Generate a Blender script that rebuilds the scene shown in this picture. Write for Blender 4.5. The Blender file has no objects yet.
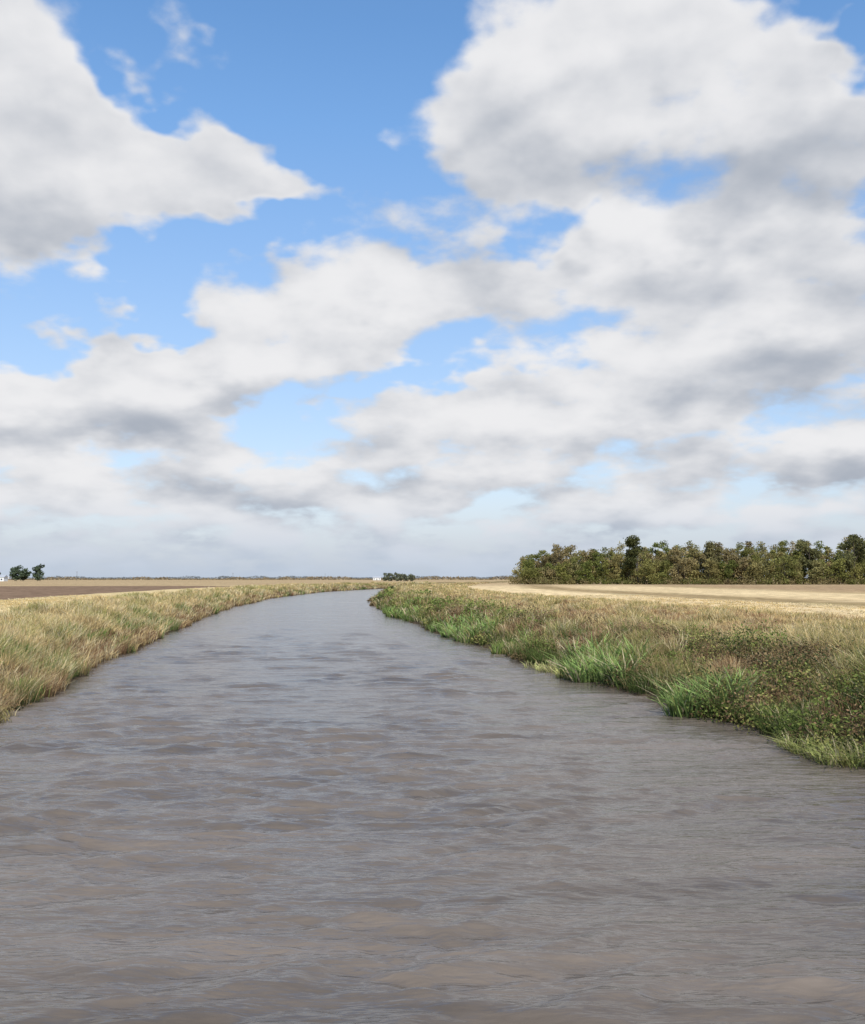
import bpy, math
import numpy as np
rng=np.random.default_rng(7)
scene=bpy.context.scene
CAMH=5.0; PITCH=math.radians(3.78); FZ=2.3

# ---------------------------------------------------------------- helpers
_lat=rng.random((256,256))
def vnoise(x,y):
    xi=np.floor(x).astype(int); yi=np.floor(y).astype(int)
    fx=x-xi; fy=y-yi; fx=fx*fx*(3-2*fx); fy=fy*fy*(3-2*fy)
    a=_lat[xi%256,yi%256]; b=_lat[(xi+1)%256,yi%256]; c=_lat[xi%256,(yi+1)%256]; d=_lat[(xi+1)%256,(yi+1)%256]
    return (a*(1-fx)+b*fx)*(1-fy)+(c*(1-fx)+d*fx)*fy
def fbm(x,y,o=4):
    s=0;a=.5;t=0
    for i in range(o):
        s=s+a*vnoise(x*2**i+17.3*i,y*2**i+5.1*i); t+=a; a*=.5
    return s/t
def sstep(a,b,x):
    t=np.clip((x-a)/(b-a),0,1); return t*t*(3-2*t)
def quads_mesh(name,V,Q,C=None,mat=None,smooth=False,attrs=None):
    me=bpy.data.meshes.new(name)
    V=np.asarray(V,np.float32); Q=np.asarray(Q,np.int32)
    me.vertices.add(len(V)); me.vertices.foreach_set('co',V.ravel())
    me.loops.add(Q.size); me.loops.foreach_set('vertex_index',Q.ravel())
    me.polygons.add(len(Q)); me.polygons.foreach_set('loop_start',np.arange(0,Q.size,4,dtype=np.int32))
    me.update(calc_edges=True)
    me.polygons.foreach_set('use_smooth',np.full(len(Q),smooth))
    if C is not None:
        at=me.color_attributes.new('Col','FLOAT_COLOR','POINT')
        c4=np.ones((len(V),4),np.float32); c4[:,:3]=C; at.data.foreach_set('color',c4.ravel())
    me.update()
    if mat: me.materials.append(mat)
    ob=bpy.data.objects.new(name,me); scene.collection.objects.link(ob); return ob
def nt(mat):
    mat.use_nodes=True; t=mat.node_tree; t.nodes.clear(); return t,t.nodes,t.links

# canal edge curves
yy=np.arange(-120,9000,2.0)
def curve(pts):
    p=np.array(pts,float); v=np.interp(yy,p[:,0],p[:,1])
    for k in (9,21):
        ker=np.hanning(k+2); ker/=ker.sum()
        v=np.convolve(np.pad(v,k//2+1,mode='edge'),ker,'same')[k//2+1:-(k//2+1)]
    return v
LP=[(-200,8),(0,-9.8),(34.7,-15),(44.6,-16.6),(65,-19.9),(90,-23.6),(114,-27.0),(167,-34),(250,-40),(357,-40),(454,-28),(600,0),(800,60),(1200,220),(9000,4000)]
RP=[(-200,52),(0,17),(27.2,11.8),(34.7,10.4),(49,7.6),(85,1.6),(156,-8.5),(227,-13.5),(300,-14),(400,-6),(500,12),(600,34),(800,92),(1200,252),(9000,4032)]
_L=curve(LP); _R=curve(RP)
def Ledge(y): return np.interp(y,yy,_L)+ (fbm(y*.16,y*0+3.3,3)-.5)*2.2
def Redge(y): return np.interp(y,yy,_R)+ (fbm(y*.16,y*0+91.7,3)-.5)*2.8
def profile(s,y,side):
    n=fbm(s*.35+40*side,y*.22,4)-.5
    n2=fbm(s*1.3+11*side,y*1.1,3)-.5
    z=np.where(s<0, s*.45, 0)
    rise=1.65*sstep(-.3,4.2,s)+.65*sstep(3,11 if side>0 else 9,s)
    lump=(n*1.3+n2*.5)*sstep(-.5,2,s)*(1-sstep(10,20,s))
    far=(fbm(s*.03+9,y*.02,3)-.5)*.3*sstep(12,40,s)
    return np.maximum(z+rise+lump+far,-1.6)
def close(y): return sstep(1000,1150,y)

# ---------------------------------------------------------------- ground
sp=np.concatenate([np.arange(-4,16,.4), 16+np.cumsum(.6*1.12**np.arange(0,76))])
sp=sp[sp<9500]; sp=np.append(sp,9500)
ys=[-110]
while ys[-1]<9000:
    y=ys[-1]; ys.append(y+ (3 if y<5 else max(.45,(y-20)*.018)))
ys=np.array(ys)
def side_grid(side):
    S,Y=np.meshgrid(sp,ys)
    E=Redge(Y) if side>0 else Ledge(Y)
    X=E+side*S
    Z=profile(S,Y,side)
    c=close(Y); Z=Z*(1-c)+FZ*c
    return X,Y,Z,S
XL,Y1,ZL,SL=side_grid(-1); XR,Y2,ZR,SR=side_grid(1)
def midcols():
    a=XL[:,0]; b=XR[:,0]; cols=[];zs=[]
    for t in (.2,.4,.6,.8):
        cols.append(a+(b-a)*t); zs.append(np.where(close(ys)>0, -1.7*(1-close(ys))+FZ*close(ys),-1.7))
    return np.array(cols).T,np.array(zs).T
MX,MZ=midcols()
X=np.concatenate([XL[:,::-1],MX,XR],1); Z=np.concatenate([ZL[:,::-1],MZ,ZR],1)
S=np.concatenate([-SL[:,::-1],MX*0,SR],1); Yg=np.repeat(ys[:,None],X.shape[1],1)
nr,nc=X.shape
idx=np.arange(nr*nc).reshape(nr,nc)
Q=np.stack([idx[:-1,:-1],idx[:-1,1:],idx[1:,1:],idx[1:,:-1]],-1).reshape(-1,4)
def mixc(a,b,t): return a*(1-t[...,None])+np.array(b)*t[...,None]
col=np.zeros((nr,nc,3))+np.array((.42,.30,.16))
mud=np.array((.075,.055,.035))
n=fbm(X*.05,Yg*.03,4); n2=fbm(X*.25+7,Yg*.12,4)
col=mixc(col,(.51,.385,.215),sstep(.4,.65,n))
col=mixc(col,(.25,.215,.09),sstep(.52,.72,n2)*.6)
a=np.abs(S)
wob=(fbm(Yg*.03,S*.05,3)-.5)*5
strip=sstep(20,23,S+wob)*(1-sstep(38,42,S+wob))+.8*sstep(50,56,S+wob)*(1-sstep(80,88,S))
col=mixc(col,(.69,.52,.29),np.clip(strip,0,1)*(.75+.3*n))
col=mixc(col,(.31,.20,.115),sstep(88,100,S)*(.5+.4*n))
col=mixc(col,(.28,.20,.10),sstep(41,44,S+wob)*(1-sstep(48,51,S+wob))*.8)
stripL=sstep(8,10,-S)*(1-sstep(23,25,-S))
col=mixc(col,(.63,.48,.25),stripL*.8)
far=sstep(260,420,Yg)
col=mixc(col,(.38,.27,.155),far*.7)
pl=sstep(23,25,-S)*sstep(92,100,Yg)*(1-sstep(330,350,Yg))
col=mixc(col,(.21,.14,.092),pl)
bank=(1-sstep(6,10,a))*(a>0)
col=mixc(col,(.15,.12,.055),bank*.8)
col=mixc(col,mud,(1-sstep(.5,2.0,a)))
gm=bpy.data.materials.new('ground_soil_and_grass'); t,N,Lk=nt(gm)
o=N.new('ShaderNodeOutputMaterial'); b=N.new('ShaderNodeBsdfPrincipled'); b.inputs['Roughness'].default_value=1; b.inputs['Specular IOR Level'].default_value=0.
at=N.new('ShaderNodeAttribute'); at.attribute_name='Col'
tc=N.new('ShaderNodeTexCoord')
mp=N.new('ShaderNodeMapping'); mp.inputs['Scale'].default_value=(1.2,.35,1); mp.inputs['Rotation'].default_value=(0,0,.17)
Lk.new(tc.outputs['Object'],mp.inputs['Vector'])
n1=N.new('ShaderNodeTexNoise'); n1.inputs['Scale'].default_value=.6; n1.inputs['Detail'].default_value=7; n1.inputs['Roughness'].default_value=.7
Lk.new(mp.outputs[0],n1.inputs['Vector'])
mr=N.new('ShaderNodeMapRange'); mr.inputs['From Min'].default_value=.3; mr.inputs['From Max'].default_value=.7; mr.inputs['To Min'].default_value=.55; mr.inputs['To Max'].default_value=1.4
Lk.new(n1.outputs['Fac'],mr.inputs['Value'])
mu=N.new('ShaderNodeVectorMath'); mu.operation='SCALE'; Lk.new(at.outputs['Color'],mu.inputs[0]); Lk.new(mr.outputs[0],mu.inputs['Scale'])
Lk.new(mu.outputs[0],b.inputs['Base Color'])
n3=N.new('ShaderNodeTexNoise'); n3.inputs['Scale'].default_value=5; n3.inputs['Detail'].default_value=4
Lk.new(tc.outputs['Object'],n3.inputs['Vector'])
bp=N.new('ShaderNodeBump'); bp.inputs['Strength'].default_value=.5; bp.inputs['Distance'].default_value=.08
Lk.new(n3.outputs['Fac'],bp.inputs['Height']); Lk.new(bp.outputs[0],b.inputs['Normal']); Lk.new(b.outputs[0],o.inputs[0])
quads_mesh('ground',np.stack([X,Yg,Z],-1).reshape(-1,3),Q,col.reshape(-1,3),gm,True)

# ---------------------------------------------------------------- water
wy=[-110]
while wy[-1]<1100:
    y=wy[-1]; wy.append(y+(2 if y<8 else max(.042,.042*(y/15)**1.45)))
wy=np.array(wy); NC=420
T=np.linspace(0,1,NC)[None,:]
Lw=np.interp(wy,yy,_L)[:,None]-3; Rw=np.interp(wy,yy,_R)[:,None]+3
WX=Lw+(Rw-Lw)*T; WY=np.repeat(wy[:,None],NC,1); WZ=np.zeros_like(WX)
dy=np.maximum(np.gradient(wy),.042)[:,None]
gust=.25+1.5*sstep(.25,.8,fbm(WX*.22,WY*.16,4))
gust2=.25+1.5*sstep(.25,.8,fbm(WX*.35+40,WY*.3+9,4))
wr=np.random.default_rng(3)
wpx=(fbm(WX*.5,WY*.5,3)-.5)*1.1; wpy=(fbm(WX*.5+31,WY*.5+9,3)-.5)*1.1
for i in range(80):
    lam=.24*(2.2/.24)**(wr.random()**1.25)
    th=math.radians(90+9+wr.normal(0,16 if lam<.8 else 22))
    k=2*math.pi/lam; kx=k*math.cos(th); ky=k*math.sin(th)
    amp=.0048*lam**.9
    fade=sstep(2.2,4.,lam/np.maximum(dy,.06))
    w=np.sin(kx*(WX+wpx)+ky*(WY+wpy)+wr.random()*6.28)
    WZ+=amp*fade*(gust if i%2 else gust2)*(w+.2*w*w)
wi=np.arange(WX.size).reshape(WX.shape)
WQ=np.stack([wi[:-1,:-1],wi[:-1,1:],wi[1:,1:],wi[1:,:-1]],-1).reshape(-1,4)
wm=bpy.data.materials.new('muddy_water'); t,N,Lk=nt(wm)
o=N.new('ShaderNodeOutputMaterial'); b=N.new('ShaderNodeBsdfPrincipled')
b.inputs['IOR'].default_value=1.36
tc=N.new('ShaderNodeTexCoord')
def mapn(sc,rot=-12):
    mp=N.new('ShaderNodeMapping'); mp.inputs['Rotation'].default_value=(0,0,math.radians(rot)); mp.inputs['Scale'].default_value=(*sc,1)
    Lk.new(tc.outputs['Object'],mp.inputs['Vector']); return mp.outputs[0]
def wn2(v,s,dt,r=.6,ds=0.):
    na=N.new('ShaderNodeTexNoise'); na.noise_dimensions='2D'; na.inputs['Scale'].default_value=s; na.inputs['Detail'].default_value=dt; na.inputs['Roughness'].default_value=r; na.inputs['Distortion'].default_value=ds
    Lk.new(v,na.inputs['Vector']); return na.outputs['Fac']
def wmr(v,c,d_,a=.3,b_=.7):
    m=N.new('ShaderNodeMapRange'); 
    for k_,x_ in zip(('From Min','From Max','To Min','To Max'),(a,b_,c,d_)): m.inputs[k_].default_value=x_
    Lk.new(v,m.inputs['Value']); return m.outputs[0]
v1=mapn((.4,1.7),-9)
fine=wn2(v1,3.2,3,.55,.3); mid=wn2(v1,.9,4,.62)
streak=wn2(mapn((.09,.42),-8),1.,6,.75)
bp0=N.new('ShaderNodeBump'); bp0.inputs['Distance'].default_value=.15
Lk.new(wmr(streak,.3,1.0),bp0.inputs['Strength']); Lk.new(mid,bp0.inputs['Height'])
bp=N.new('ShaderNodeBump'); bp.inputs['Distance'].default_value=.04
Lk.new(wmr(streak,.4,1.),bp.inputs['Strength']); Lk.new(fine,bp.inputs['Height']); Lk.new(bp0.outputs[0],bp.inputs['Normal'])
Lk.new(bp.outputs[0],b.inputs['Normal'])
Lk.new(wmr(streak,.11,.20),b.inputs['Roughness'])
cr=N.new('ShaderNodeValToRGB'); cr.color_ramp.elements[0].position=.33; cr.color_ramp.elements[0].color=(.096,.077,.060,1); cr.color_ramp.elements[1].position=.68; cr.color_ramp.elements[1].color=(.170,.137,.108,1)
Lk.new(streak,cr.inputs[0]); Lk.new(cr.outputs[0],b.inputs['Base Color']); Lk.new(b.outputs[0],o.inputs[0])
quads_mesh('water',np.stack([WX,WY,WZ],-1).reshape(-1,3),WQ,None,wm,True)

# ---------------------------------------------------------------- vegetation material
fm=bpy.data.materials.new('foliage'); t,N,Lk=nt(fm)
o=N.new('ShaderNodeOutputMaterial'); at=N.new('ShaderNodeAttribute'); at.attribute_name='Col'
d=N.new('ShaderNodeBsdfDiffuse'); tr=N.new('ShaderNodeBsdfTranslucent'); mx=N.new('ShaderNodeMixShader'); mx.inputs[0].default_value=.3
Lk.new(at.outputs['Color'],d.inputs[0]); Lk.new(at.outputs['Color'],tr.inputs[0])
Lk.new(d.outputs[0],mx.inputs[1]); Lk.new(tr.outputs[0],mx.inputs[2]); Lk.new(mx.outputs[0],o.inputs[0])

def ground_at(s,y,side):
    e=Redge(y) if side>0 else Ledge(y)
    z=profile(s,y,side); c=close(y)
    return e+side*s, z*(1-c)+FZ*c
def blades(P,H,W,az,lean,C,rootdark=.45):
    n=len(P); dirx=np.cos(az);diry=np.sin(az)
    fa=rng.random(n)*math.pi; wx=np.cos(fa)*W/2; wy_=np.sin(fa)*W/2
    V=np.zeros((n,6,3))
    for j,(h,l,w) in enumerate(((0,0,1.),(.55,.35,.85),(1.,1.,.18))):
        cx=P[:,0]+dirx*lean*H*l; cy=P[:,1]+diry*lean*H*l; cz=P[:,2]+H*h*(1-.25*lean*l)
        V[:,2*j]=np.stack([cx-wx*w,cy-wy_*w,cz],-1); V[:,2*j+1]=np.stack([cx+wx*w,cy+wy_*w,cz],-1)
    V[:,:2,2]-=.08
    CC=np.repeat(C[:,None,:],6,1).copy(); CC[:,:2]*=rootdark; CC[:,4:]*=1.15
    base=np.arange(n)[:,None]*6
    Qd=np.concatenate([base+np.array([[0,1,3,2]]),base+np.array([[2,3,5,4]])],0)
    return V.reshape(-1,3),Qd,CC.reshape(-1,3)
def leaves(P,size,C,flat=0.):
    n=len(P); a=rng.normal(size=(n,3)); a[:,2]*=(1-flat); a/=np.linalg.norm(a,axis=1)[:,None]
    b=rng.normal(size=(n,3)); b[:,2]*=(1-flat); b-=a*(a*b).sum(1)[:,None]; b/=np.linalg.norm(b,axis=1)[:,None]
    a*=size[:,None]; b*=(size*.6)[:,None]
    V=np.stack([P-a,P-b*.9+a*.1,P+a,P+b],1)
    Qd=np.arange(n*4).reshape(n,4)
    return V.reshape(-1,3),Qd,np.repeat(C,4,0)
class Acc:
    def __init__(s): s.V=[];s.Q=[];s.C=[];s.n=0
    def add(s,t):
        V,Qd,C=t; s.V.append(V);s.Q.append(Qd+s.n);s.C.append(C);s.n+=len(V)
    def make(s,name): return quads_mesh(name,np.concatenate(s.V),np.concatenate(s.Q),np.clip(np.concatenate(s.C),.004,1),fm,False)

STRAW=np.array((.60,.455,.22)); TAN=np.array((.46,.335,.175)); OLIVE=np.array((.275,.25,.09)); GREEN=np.array((.14,.185,.055)); RUST=np.array((.29,.18,.10)); BRIGHT=np.array((.25,.35,.11)); PALE=np.array((.67,.56,.34))
def bank_grass(side,acc,ntuft,y0,y1,smin,smax,nb,hscale=1.,short=False):
    u=rng.random(ntuft)
    y=1/((1/y0)*(1-u)+(1/y1)*u)
    s=smin+(smax-smin)*rng.random(ntuft)
    x,z=ground_at(s,y,side)
    keep=fbm(x*.8,y*.8,2)>.28; keep&=(z>-.05)
    if side>0: keep&=~((s<6)&(rng.random(ntuft)<.35))
    x,y,s,z=x[keep],y[keep],s[keep],z[keep]
    n=len(x)
    p1=fbm(x*.16+5,y*.09+3,3); p2=fbm(x*.5+50,y*.3+13,3); r=rng.random(n)
    if side<0:
        C=np.where((p1+r*.25>.8)[:,None],OLIVE*1.15,STRAW)
        C=np.where(((p2>.58)&(r>.45))[:,None],OLIVE*1.3,C); C=np.where((r<.2)[:,None],PALE,C)
        C=np.where(((s<1.8)&(r>.4))[:,None],RUST*.9,C)
        C=np.where(((s<3.)&(p2>.6)&(r>.5))[:,None],GREEN*1.2,C)
        C=np.where(((r>.4)&(r<.5))[:,None],TAN,C)
        hh=.35+.95*p2
    else:
        gk=sstep(7.5,2.5,s)
        C=np.where((p1+r*.35>.85-.22*gk)[:,None],GREEN*1.15,TAN)
        C=np.where(((p2>.54-.06*gk)&(r>.4))[:,None],OLIVE,C)
        C=np.where(((s>5)&(r<.62))[:,None],STRAW,C)
        C=np.where(((p2<.46)&(r>.5))[:,None],RUST*1.1,C)
        C=np.where(((r<.14))[:,None],PALE*.9,C)
        C=np.where(((s<1.2)&(r>.3))[:,None],GREEN*.8,C)
        hh=.25+1.05*p2
    if short: hh=hh*.25; C=C*.3+np.where((p1>.5)[:,None],STRAW,PALE)*.75
    hh=hh*hscale*(1-.5*sstep(5,11,s))
    C=C*(.65+.65*rng.random((n,1)))
    R=lambda a:np.repeat(a,nb,0)
    m=n*nb; az=rng.random(m)*6.283; rad=rng.random(m)*.28*np.maximum(1,R(y)/90)
    P=np.stack([R(x)+np.cos(az)*rad,R(y)+np.sin(az)*rad,R(z)],-1)
    H=R(hh)*(.6+.7*rng.random(m)); W=.02*np.maximum(1,R(y)/42)*(.6+.8*rng.random(m))
    lean=.15+.85*rng.random(m)**1.3
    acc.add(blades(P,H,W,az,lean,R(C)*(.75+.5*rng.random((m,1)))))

gl=Acc()
bank_grass(-1,gl,12000,26,80,.1,9,15)
bank_grass(-1,gl,6000,80,230,.1,9,11,1.)
bank_grass(-1,gl,3000,230,620,.1,10,9,1.)
bank_grass(-1,gl,9000,40,160,9,25,7,1.,True)
gl.make('bank_grass')
gr=Acc()
bank_grass(1,gr,16000,20,70,.1,12,14)
bank_grass(1,gr,8000,30,110,11,23,9)
bank_grass(1,gr,6500,70,200,.1,14,10,1.)
bank_grass(1,gr,3000,110,400,12,23,8,1.)
bank_grass(1,gr,3000,200,520,.1,14,9,1.1)
bank_grass(1,gr,6000,50,160,22,40,6,1.,True)
gr.make('bank_grass')

def mats(side,acc,n,y0,y1,s0,s1,palette,R0,R1,nl,ls,vs=.8):
    u=rng.random(n); y=1/((1/y0)*(1-u)+(1/y1)*u); s=s0+(s1-s0)*rng.random(n)
    x,z=ground_at(s,y,side)
    for i in range(n):
        R=R0+(R1-R0)*rng.random(); m=int(nl*(R/R1)**1.5)+20
        v=rng.normal(size=(m,3)); v/=np.linalg.norm(v,axis=1)[:,None]; v[:,2]=np.abs(v[:,2])
        rr=(.5+.6*rng.random(m)**.7)*(1+.9*(fbm(v[:,0]*2.2+i,v[:,1]*2.2+v[:,2]*2,2)-.5))
        P=np.array([x[i],y[i],z[i]-.05])+v*rr[:,None]*np.array([R,R*1.3,R*vs*(.7+.6*rng.random())])
        c=palette[rng.integers(len(palette))]
        C=c*(.75+.45*rng.random((m,1)))*(.35+.7*rr[:,None]*v[:,2:3]+.25)  # self-shade painted into leaf colour: darker inside and low, lighter on top
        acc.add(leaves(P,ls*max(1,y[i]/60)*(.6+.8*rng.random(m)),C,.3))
DK=np.array((.065,.08,.03)); MG=np.array((.15,.185,.05)); BR=np.array((.21,.15,.075)); YG=np.array((.28,.27,.09)); RB=np.array((.25,.16,.09)); DB=np.array((.12,.085,.045))
w=Acc()
mats(1,w,230,24,75,.2,6,[DK,MG,BR,YG,DB,MG,RB],.4,1.05,480,.055,.9)
mats(1,w,160,22,46,.2,5.5,[DK,BR,DB,DK,YG,MG],.45,1.25,600,.05,.95)
mats(1,w,130,70,260,.3,6,[DK,MG,BR,YG,MG],.6,1.5,200,.07,.8)
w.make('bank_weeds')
w=Acc()
mats(-1,w,80,30,130,.1,3.,[MG,BR,DK,RB,DB,DB],.3,.8,220,.05)
w.make('bank_weeds')

def reed(name,side,y,s,n,rx,ry,h,colr=BRIGHT,wd=.07,ll=1.,cl=14):
    a=Acc(); az=rng.random(cl)*6.283; r=np.sqrt(rng.random(cl))
    ci=rng.integers(cl,size=n); sub=rng.normal(0,.24,(2,n))*np.array([[1],[max(1,ry/4)]])
    px=(rx*r*np.cos(az))[ci]+sub[0]; py=(ry*r*np.sin(az))[ci]+sub[1]
    Y=y+py; Sg=np.maximum(s+px,-.8); x,z=ground_at(Sg,Y,side)
    z=np.maximum(z,-.02)
    H=h*(.5+.65*rng.random(n))*(.6+.55*rng.random(cl))[ci]
    tint=(.75+.5*rng.random((cl,1)))[ci]
    C=colr*tint*(.6+.75*rng.random((n,1))); C=np.where(rng.random((n,1))<.14,PALE*.75,C); C=np.where(rng.random((n,1))<.14,OLIVE,C)
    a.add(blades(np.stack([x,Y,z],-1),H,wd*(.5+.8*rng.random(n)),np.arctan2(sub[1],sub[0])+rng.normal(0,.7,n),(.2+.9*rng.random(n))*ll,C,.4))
    return a.make(name)
reed('water_plant',1,50,.7,1500,1.7,4.2,1.4,wd=.075,cl=20)
reed('water_plant',1,37,.8,1100,1.4,1.9,1.3,wd=.06,cl=15)
reed('water_plant',1,84,.7,1300,2.2,9,1.4,wd=.10,cl=24)
reed('water_plant',1,66,.8,500,1.6,3,1.1,wd=.08,cl=9,colr=np.array((.24,.32,.09)))
reed('water_plant',1,130,.8,700,1.8,16,1.3,wd=.15,cl=20,colr=np.array((.22,.30,.09)))
reed('water_plant',1,54,-.3,600,.6,5,.6,colr=np.array((.46,.46,.18)),wd=.05,ll=1.5)
reed('water_plant',1,28.,.0,900,1.0,1.8,.75,colr=np.array((.33,.36,.12)),wd=.03,ll=1.6)
reed('water_plant',-1,66,1.3,450,1.0,3.5,.9,colr=np.array((.19,.26,.07)),wd=.07)
reed('water_plant',-1,36,.4,500,.9,2.2,.7,colr=np.array((.35,.28,.13)),wd=.03,ll=1.5)

# ---------------------------------------------------------------- trees
def tube(p0,p1,r0,r1,col,k=6):
    p0=np.array(p0,float);p1=np.array(p1,float);d=p1-p0;d/=np.linalg.norm(d)
    a=np.cross(d,[.3,.9,.1]);a/=np.linalg.norm(a);b=np.cross(d,a)
    th=np.arange(k)*2*math.pi/k
    ring=np.cos(th)[:,None]*a+np.sin(th)[:,None]*b
    V=np.concatenate([p0+ring*r0,p1+ring*r1]); i=np.arange(k);j=(i+1)%k
    return V,np.stack([i,j,j+k,i+k],-1),np.tile(col,(2*k,1))
BARK=np.array((.12,.10,.08))
def tree(acc,x,y,z,h,wd,c,nleaf=1300,ls=.42,low=.18,dens=1.):
    top=np.array([x+rng.normal(0,.3),y,z+h*.8]); acc.add(tube((x,y,z-.2),(x,y,z+h*.35),.028*h*.6,.02*h*.6,BARK)); acc.add(tube((x,y,z+h*.35),top,.02*h*.6,.004*h,BARK))
    nl=rng.integers(9,15); m=nleaf//nl
    for i in range(nl):
        f=low+.08+(.98-low-.14)*((i+rng.random())/nl)
        az=rng.random()*6.283; rad=wd*.5*math.sin(math.pi*min(1,max(.15,(f-low*.6)*.95)))**.6*(.35+.55*rng.random())
        c0=np.array([x+math.cos(az)*rad,y+math.sin(az)*rad,z+h*f])
        acc.add(tube((x,y,z+h*max(.1,f-.22)),c0,.005*h,.002*h,BARK,4))
        R=wd*.5*(.32+.30*rng.random())
        v=rng.normal(size=(m,3)); v/=np.linalg.norm(v,axis=1)[:,None]
        rr=rng.random(m)**.42*(1+.13*rng.normal(size=m))
        P=c0+v*rr[:,None]*np.array([R,R,R*.72])
        P=P[P[:,2]>z+.2]
        cc=c*(.75+.5*rng.random())
        C=cc*(.8+.4*rng.random((len(P),1)))
        acc.add(leaves(P,ls*(.6+.9*rng.random(len(P))),C))
TP=[np.array(c)*1.6 for c in ((.12,.118,.035),(.145,.135,.045),(.165,.14,.055),(.095,.105,.03),(.175,.14,.065),(.125,.125,.04),(.16,.125,.06),(.15,.135,.055))]
tl=Acc()
for row,(dd,hm) in enumerate(((440,10),(452,14),(468,16.5),(486,17.8))):
    x=38+row*2.5
    while x<330:
        hx=hm*(.82+.34*rng.random())*(1+.08*math.exp(-((x-110)/30)**2))
        if x<52: hx*=.84
        if x>140: hx*=1.1
        tree(tl,x+rng.normal(0,1),dd+rng.normal(0,4)-x*.12,FZ,hx,7+3.2*rng.random(),TP[rng.integers(len(TP))],(1900 if rng.random()<.85 else 900) if row<3 else 1300,.34,.0 if row<2 else .1)
        x+=3.5+2.2*rng.random()
for x in np.arange(36,330,2.2):
    m=160; c0=np.array([x+rng.normal(0,.8),431-x*.12+rng.normal(0,2.5),FZ+.9]); v=rng.normal(size=(m,3))*np.array([1.6,1.3,1.1])*(.5+.9*rng.random())
    P=c0+v; P=P[P[:,2]>FZ]
    tl.add(leaves(P,.34*(.6+.8*rng.random(len(P))),TP[rng.integers(8)]*.8*(.6+.6*rng.random((len(P),1)))))
tl.make('tree_line')
for (x,y,h,wd,c) in ((87,425,21.5,10.5,(.09,.095,.036)),(122,432,18.5,9,(.18,.16,.07)),(160,425,20,11,(.135,.13,.055)),(177,420,22.5,13,(.13,.13,.055))):
    a=Acc(); tree(a,x,y,FZ,h,wd,np.array(c)*1.15,4000,.38,.25); a.make('tall_tree')
for (x,y,h,wd) in ((-372,850,11,11),(-357,860,13,12),(-345,845,10,10),(-335,850,14,13),(-392,840,13,14)):
    a=Acc(); tree(a,x,y,FZ,h,wd,np.array((.085,.11,.065)),900,.75,.08); a.make('oak_tree')
a=Acc()
for x in np.arange(-42,-16,4.5): tree(a,x,900+rng.normal(0,6),FZ,5.5+2*rng.random(),7,np.array((.16,.17,.11)),350,.7,.02)
a.make('tree_clump')
a=Acc()
n=26000; x=rng.uniform(-2600,2600,n); yb=3000+600*fbm(x*.002,x*0,2)
hh=4+6*sstep(.35,.7,fbm(x*.02,x*0+8,4))
zz=FZ+rng.random(n)*hh
a.add(leaves(np.stack([x,yb+rng.normal(0,12,n),zz],-1),2.6*(.5+rng.random(n)),np.array((.26,.28,.29))*(.8+.4*rng.random((n,1)))))  # far belt in pale blue-grey: aerial haze painted into the leaf colour
n=9000; x=rng.uniform(-900,200,n); hh=1.5+3.5*sstep(.45,.7,fbm(x*.03,x*0+38,3))
a.add(leaves(np.stack([x,1500+rng.normal(0,10,n),FZ+rng.random(n)*hh],-1),1.2*(.5+rng.random(n)),np.array((.26,.20,.12))*(.7+.6*rng.random((n,1)))))
a.make('distant_tree_belt')

# ---------------------------------------------------------------- farm buildings and poles
def simple(name,c,r=.7):
    m=bpy.data.materials.new(name); t,N,Lk=nt(m); o=N.new('ShaderNodeOutputMaterial'); b=N.new('ShaderNodeBsdfPrincipled')
    nn=N.new('ShaderNodeTexNoise'); nn.inputs['Scale'].default_value=2; mr=N.new('ShaderNodeMix'); mr.data_type='RGBA'
    mr.inputs[6].default_value=(*[v*.85 for v in c],1); mr.inputs[7].default_value=(*c,1); Lk.new(nn.outputs['Fac'],mr.inputs[0]); Lk.new(mr.outputs[2],b.inputs['Base Color'])
    b.inputs['Roughness'].default_value=r; Lk.new(b.outputs[0],o.inputs[0]); return m
mw=simple('white_paint',(.75,.75,.73)); mroof=simple('metal_roof',(.4,.41,.43),.5); mglass=simple('window_glass',(.05,.06,.07),.2); mwood=simple('weathered_wood',(.12,.1,.08))
def box(name,cx,cy,cz,sx,sy,sz,mat,par):
    V=np.array([(cx+i*sx/2,cy+j*sy/2,cz+k*sz/2) for k in(-1,1) for i,j in((-1,-1),(1,-1),(1,1),(-1,1))])
    Qd=[(3,2,1,0),(4,5,6,7),(0,1,5,4),(1,2,6,5),(2,3,7,6),(3,0,4,7)]
    ob=quads_mesh(name,V,Qd,None,mat); ob.parent=par; return ob
def farmhouse(x,y,w,dp,h):
    e=bpy.data.objects.new('farm_house',None); scene.collection.objects.link(e); e.location=(x,y,FZ)
    box('walls',0,0,h/2,w,dp,h,mw,e)
    V=[(-w/2-.4,-dp/2-.4,h+.01),(w/2+.4,-dp/2-.4,h+.01),(w/2+.4,dp/2+.4,h+.01),(-w/2-.4,dp/2+.4,h+.01),(-w/2-.4,0,h*1.55),(w/2+.4,0,h*1.55)]
    me=bpy.data.meshes.new('roof'); me.from_pydata(V,[],[(0,1,5,4),(2,3,4,5),(3,0,4),(1,2,5),(3,2,1,0)]); me.materials.append(mroof)
    r=bpy.data.objects.new('roof',me); scene.collection.objects.link(r); r.parent=e
    box('door',0,-dp/2-.03,1.05,1.1,.06,2.1,mwood,e)
    for k,f in enumerate((-.33,.33)): box('window_%d'%k,w*f,-dp/2-.03,1.6,1.3,.06,1.2,mglass,e)
farmhouse(-361,835,11,8,3.4); farmhouse(-72,1300,10,7,3.2); farmhouse(-640,1500,16,9,4)
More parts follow.
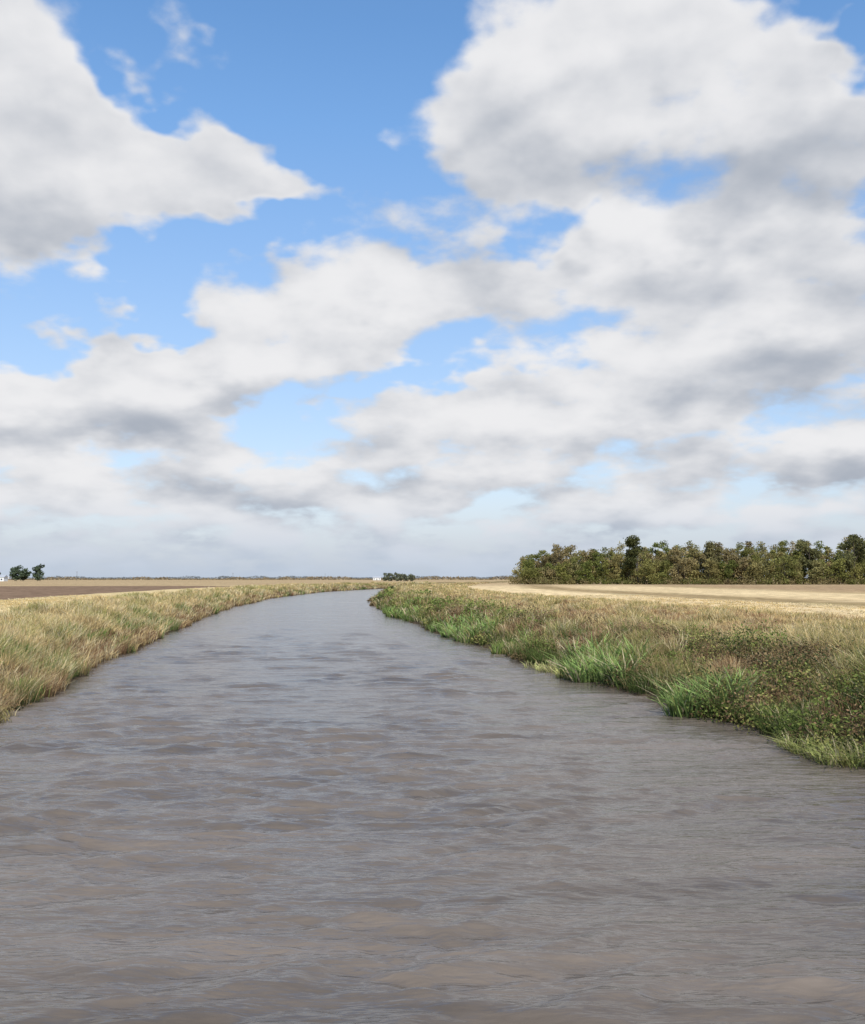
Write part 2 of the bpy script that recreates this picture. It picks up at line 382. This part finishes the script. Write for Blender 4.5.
def pole(x,y,h=9):
    e=bpy.data.objects.new('utility_pole',None); scene.collection.objects.link(e); e.location=(x,y,FZ)
    V,Qd,_=tube((0,0,-.3),(0,0,h),.16,.11,BARK,8); o1=quads_mesh('post',V,Qd,None,mwood); o1.parent=e
    box('crossarm',0,-.18,h-.7,2.2,.12,.14,mwood,e)
for x,y in ((-330,930),(-235,1180),(-150,1400)): pole(x,y)

# ---------------------------------------------------------------- camera
cd=bpy.data.cameras.new('camera'); cam=bpy.data.objects.new('camera',cd); scene.collection.objects.link(cam); scene.camera=cam
cd.sensor_fit='VERTICAL'; cd.sensor_height=24; cd.lens=24*1000/1024; cd.clip_end=20000; cd.clip_start=.1
cam.location=(0,0,CAMH); cam.rotation_euler=(math.pi/2+PITCH,0,0)

# ---------------------------------------------------------------- sun and sky
SE=math.radians(46); SA=math.radians(165)
sd=bpy.data.lights.new('sun','SUN'); sd.energy=4.8; sd.angle=math.radians(.5); sd.color=(1,.94,.85)
so=bpy.data.objects.new('sun',sd); scene.collection.objects.link(so)
from mathutils import Vector
dv=Vector((math.sin(SA)*math.cos(SE),math.cos(SA)*math.cos(SE),math.sin(SE)))
so.rotation_euler=dv.to_track_quat('Z','Y').to_euler()

def azel(px,py):
    Xc=(px-432.5)/1000; Zc=(512-py)/1000
    y=math.cos(PITCH)-Zc*math.sin(PITCH); z=math.sin(PITCH)+Zc*math.cos(PITCH)
    l=math.sqrt(Xc*Xc+y*y+z*z); return math.atan2(Xc,y),math.asin(z/l)
# cloud masses: direction, size, tilt, strength
blobs=[(30,120,220,120,-5,.75),(190,145,130,75,-18,.5),(330,190,110,36,-8,.6),(0,265,110,60,0,.6),(0,20,90,60,0,.4),(240,110,60,30,0,.25),
(600,60,200,130,0,.75),(520,130,120,80,0,.35),(700,150,170,110,0,.75),(840,130,100,70,0,.5),(640,250,130,90,0,.45),(790,270,160,90,0,.4),
(320,315,240,75,20,.75),(120,378,150,55,8,.6),(480,295,110,50,0,.45),(10,400,90,40,0,.45),
(700,335,180,75,8,.5),(470,418,170,50,10,.6),(780,390,170,70,0,.45),(600,400,140,55,0,.4),
(30,450,80,28,0,.45),(90,487,120,26,0,.4),(270,497,160,26,0,.4),(620,505,110,20,0,.4),(740,475,120,24,0,.4),(170,442,90,22,0,.4),(420,490,60,20,0,.35),(840,460,60,25,0,.35),(520,480,60,16,0,.4),
(340,70,130,115,0,-.6),(120,300,110,36,22,-.45),(110,25,70,38,0,-.55),(840,10,80,50,0,-.7),(500,238,70,42,0,-.45),(410,190,50,40,0,-.3),(280,428,80,16,0,-.2),(400,378,90,22,10,-.35),(260,235,110,28,5,-.4),(850,370,60,14,0,-.25)]
shade=[(620,50,200,80,0,.5),(610,265,90,45,0,.55),(730,320,130,60,15,.5),(500,410,140,45,10,.55),(340,320,130,45,15,.5),(150,370,160,45,8,.4),(60,120,180,110,-15,.25),(30,450,90,25,0,.45),(100,480,100,25,0,.4),(30,15,90,40,0,.25),
(640,195,240,55,0,-.45),(810,230,170,90,0,-.25),(10,240,130,60,0,-.35),(230,180,120,40,-15,-.2),(210,405,160,25,8,-.2),(720,395,140,40,0,-.25),(560,452,200,22,5,-.2),(800,340,120,40,0,-.2),(290,425,50,20,0,-.3)]
wd=bpy.data.worlds.new('World'); scene.world=wd; wd.use_nodes=True
N=wd.node_tree.nodes; Lk=wd.node_tree.links; N.clear()
def M(op,a,b=None,c=None,clamp=False):
    m=N.new('ShaderNodeMath'); m.operation=op; m.use_clamp=clamp
    for i,v in enumerate((a,b,c)):
        if v is None: continue
        if isinstance(v,(int,float)): m.inputs[i].default_value=v
        else: Lk.new(v,m.inputs[i])
    return m.outputs[0]
out=N.new('ShaderNodeOutputWorld'); bg=N.new('ShaderNodeBackground'); Lk.new(bg.outputs[0],out.inputs[0]); bg.inputs['Strength'].default_value=.1
sky=N.new('ShaderNodeTexSky'); sky.sky_type='NISHITA'; sky.sun_disc=False; sky.sun_elevation=SE; sky.sun_rotation=SA; sky.air_density=1.; sky.dust_density=.6; sky.ozone_density=1.6
tc=N.new('ShaderNodeTexCoord')
nrm=N.new('ShaderNodeVectorMath'); nrm.operation='NORMALIZE'; Lk.new(tc.outputs['Generated'],nrm.inputs[0])
def noise2(vec,scale,detail,rough):
    f=N.new('ShaderNodeTexNoise'); f.noise_dimensions='2D'; f.inputs['Scale'].default_value=scale; f.inputs['Detail'].default_value=detail; f.inputs['Roughness'].default_value=rough
    Lk.new(vec,f.inputs['Vector']); return f
def plane_coord(dirv):
    sx=N.new('ShaderNodeSeparateXYZ'); Lk.new(dirv,sx.inputs[0])
    inv=M('DIVIDE',1.,M('ADD',M('MAXIMUM',sx.outputs[2],0.),.34))
    p=N.new('ShaderNodeVectorMath'); p.operation='SCALE'; Lk.new(dirv,p.inputs[0]); Lk.new(inv,p.inputs['Scale'])
    return p.outputs[0],sx
P0,sx=plane_coord(nrm.outputs[0])
off=N.new('ShaderNodeVectorMath'); off.operation='ADD'; Lk.new(nrm.outputs[0],off.inputs[0]); off.inputs[1].default_value=(.01,0,.028)
P1,_=plane_coord(off.outputs[0])
A=M('ARCTAN2',sx.outputs[0],sx.outputs[1]); E=M('ARCSINE',sx.outputs[2])
Qn=N.new('ShaderNodeCombineXYZ'); Lk.new(A,Qn.inputs[0]); Lk.new(E,Qn.inputs[1])
wn=noise2(P0,3.6,4,.58)
ws=N.new('ShaderNodeVectorMath'); ws.operation='SUBTRACT'; Lk.new(wn.outputs['Color'],ws.inputs[0]); ws.inputs[1].default_value=(.5,.5,.5)
wl=N.new('ShaderNodeVectorMath'); wl.operation='SCALE'; Lk.new(ws.outputs[0],wl.inputs[0]); Lk.new(M('MULTIPLY_ADD',E,.40,.05),wl.inputs['Scale'])
qa=N.new('ShaderNodeVectorMath'); qa.operation='ADD'; Lk.new(Qn.outputs[0],qa.inputs[0]); Lk.new(wl.outputs[0],qa.inputs[1])
qf=N.new('ShaderNodeVectorMath'); qf.operation='MULTIPLY'; Lk.new(qa.outputs[0],qf.inputs[0]); qf.inputs[1].default_value=(1,1,0)
def blobsum(bl,k=1.2):
    tot=None
    for (px,py,rx,ry,ti,am) in bl:
        a_,e_=azel(px,py)
        mp=N.new('ShaderNodeMapping'); mp.vector_type='TEXTURE'; Lk.new(qf.outputs[0],mp.inputs['Vector'])
        mp.inputs['Location'].default_value=(a_,e_,0); mp.inputs['Rotation'].default_value=(0,0,math.radians(ti)); mp.inputs['Scale'].default_value=(rx/1000*k,ry/1000*k,1)
        gd=N.new('ShaderNodeTexGradient'); gd.gradient_type='SPHERICAL'; Lk.new(mp.outputs[0],gd.inputs[0])
        tot=M('MULTIPLY_ADD',gd.outputs['Fac'],am,tot if tot is not None else 0.)
    return tot
def MR(v,a,b,c,d,smooth=True):
    m=N.new('ShaderNodeMapRange'); m.interpolation_type='SMOOTHSTEP' if smooth else 'LINEAR'
    for i,x in zip(('From Min','From Max','To Min','To Max'),(a,b,c,d)): m.inputs[i].default_value=x
    Lk.new(v,m.inputs['Value']); return m.outputs[0]
mask=M('MINIMUM',M('ADD',blobsum(blobs),MR(E,0.03,.24,.58,.34,False)),.9)
f1=noise2(P0,5.2,8,.52); f2=noise2(P1,5.2,5,.46); f3=noise2(P0,5.2,5,.46)
D=M('MULTIPLY_ADD',M('SUBTRACT',f1.outputs['Fac'],.5),1.5,mask)
alpha=MR(D,.36,.74,0,1)
diff=M('SUBTRACT',f3.outputs['Fac'],f2.outputs['Fac'])
edge=MR(D,.5,1.1,.16,-.08)
lit=M('ADD',M('MULTIPLY_ADD',diff,1.8,.56),M('ADD',M('MULTIPLY',blobsum(shade,1.3),.85),edge))
lit=MR(lit,-.15,1.15,0,1,True)
def MIX(f,a,b):
    m=N.new('ShaderNodeMix'); m.data_type='RGBA'
    if isinstance(f,float): m.inputs[0].default_value=f
    else: Lk.new(f,m.inputs[0])
    for i,v in ((6,a),(7,b)):
        if isinstance(v,tuple): m.inputs[i].default_value=(*v,1)
        else: Lk.new(v,m.inputs[i])
    return m.outputs[2]
cc=MIX(lit,(4.0,4.4,5.1),(8.5,8.5,8.65))
gain=MIX(MR(sx.outputs[2],.05,.42,0,1,False),(1.65,1.45,1.45),(1.2,1.75,2.1))
sg=N.new('ShaderNodeVectorMath'); sg.operation='MULTIPLY'; Lk.new(sky.outputs[0],sg.inputs[0]); Lk.new(gain,sg.inputs[1])
veil=MR(sx.outputs[2],.05,.5,.45,.06,False)
skyc=MIX(veil,sg.outputs[0],(4.7,6.0,7.9))
hz=MR(sx.outputs[2],-.02,.10,.9,0)
mixsky=MIX(alpha,skyc,cc)
fin=MIX(hz,mixsky,(4.7,5.6,6.9))
Lk.new(fin,bg.inputs['Color'])
scene.view_settings.view_transform='Standard'; scene.view_settings.look='None'; scene.view_settings.exposure=0
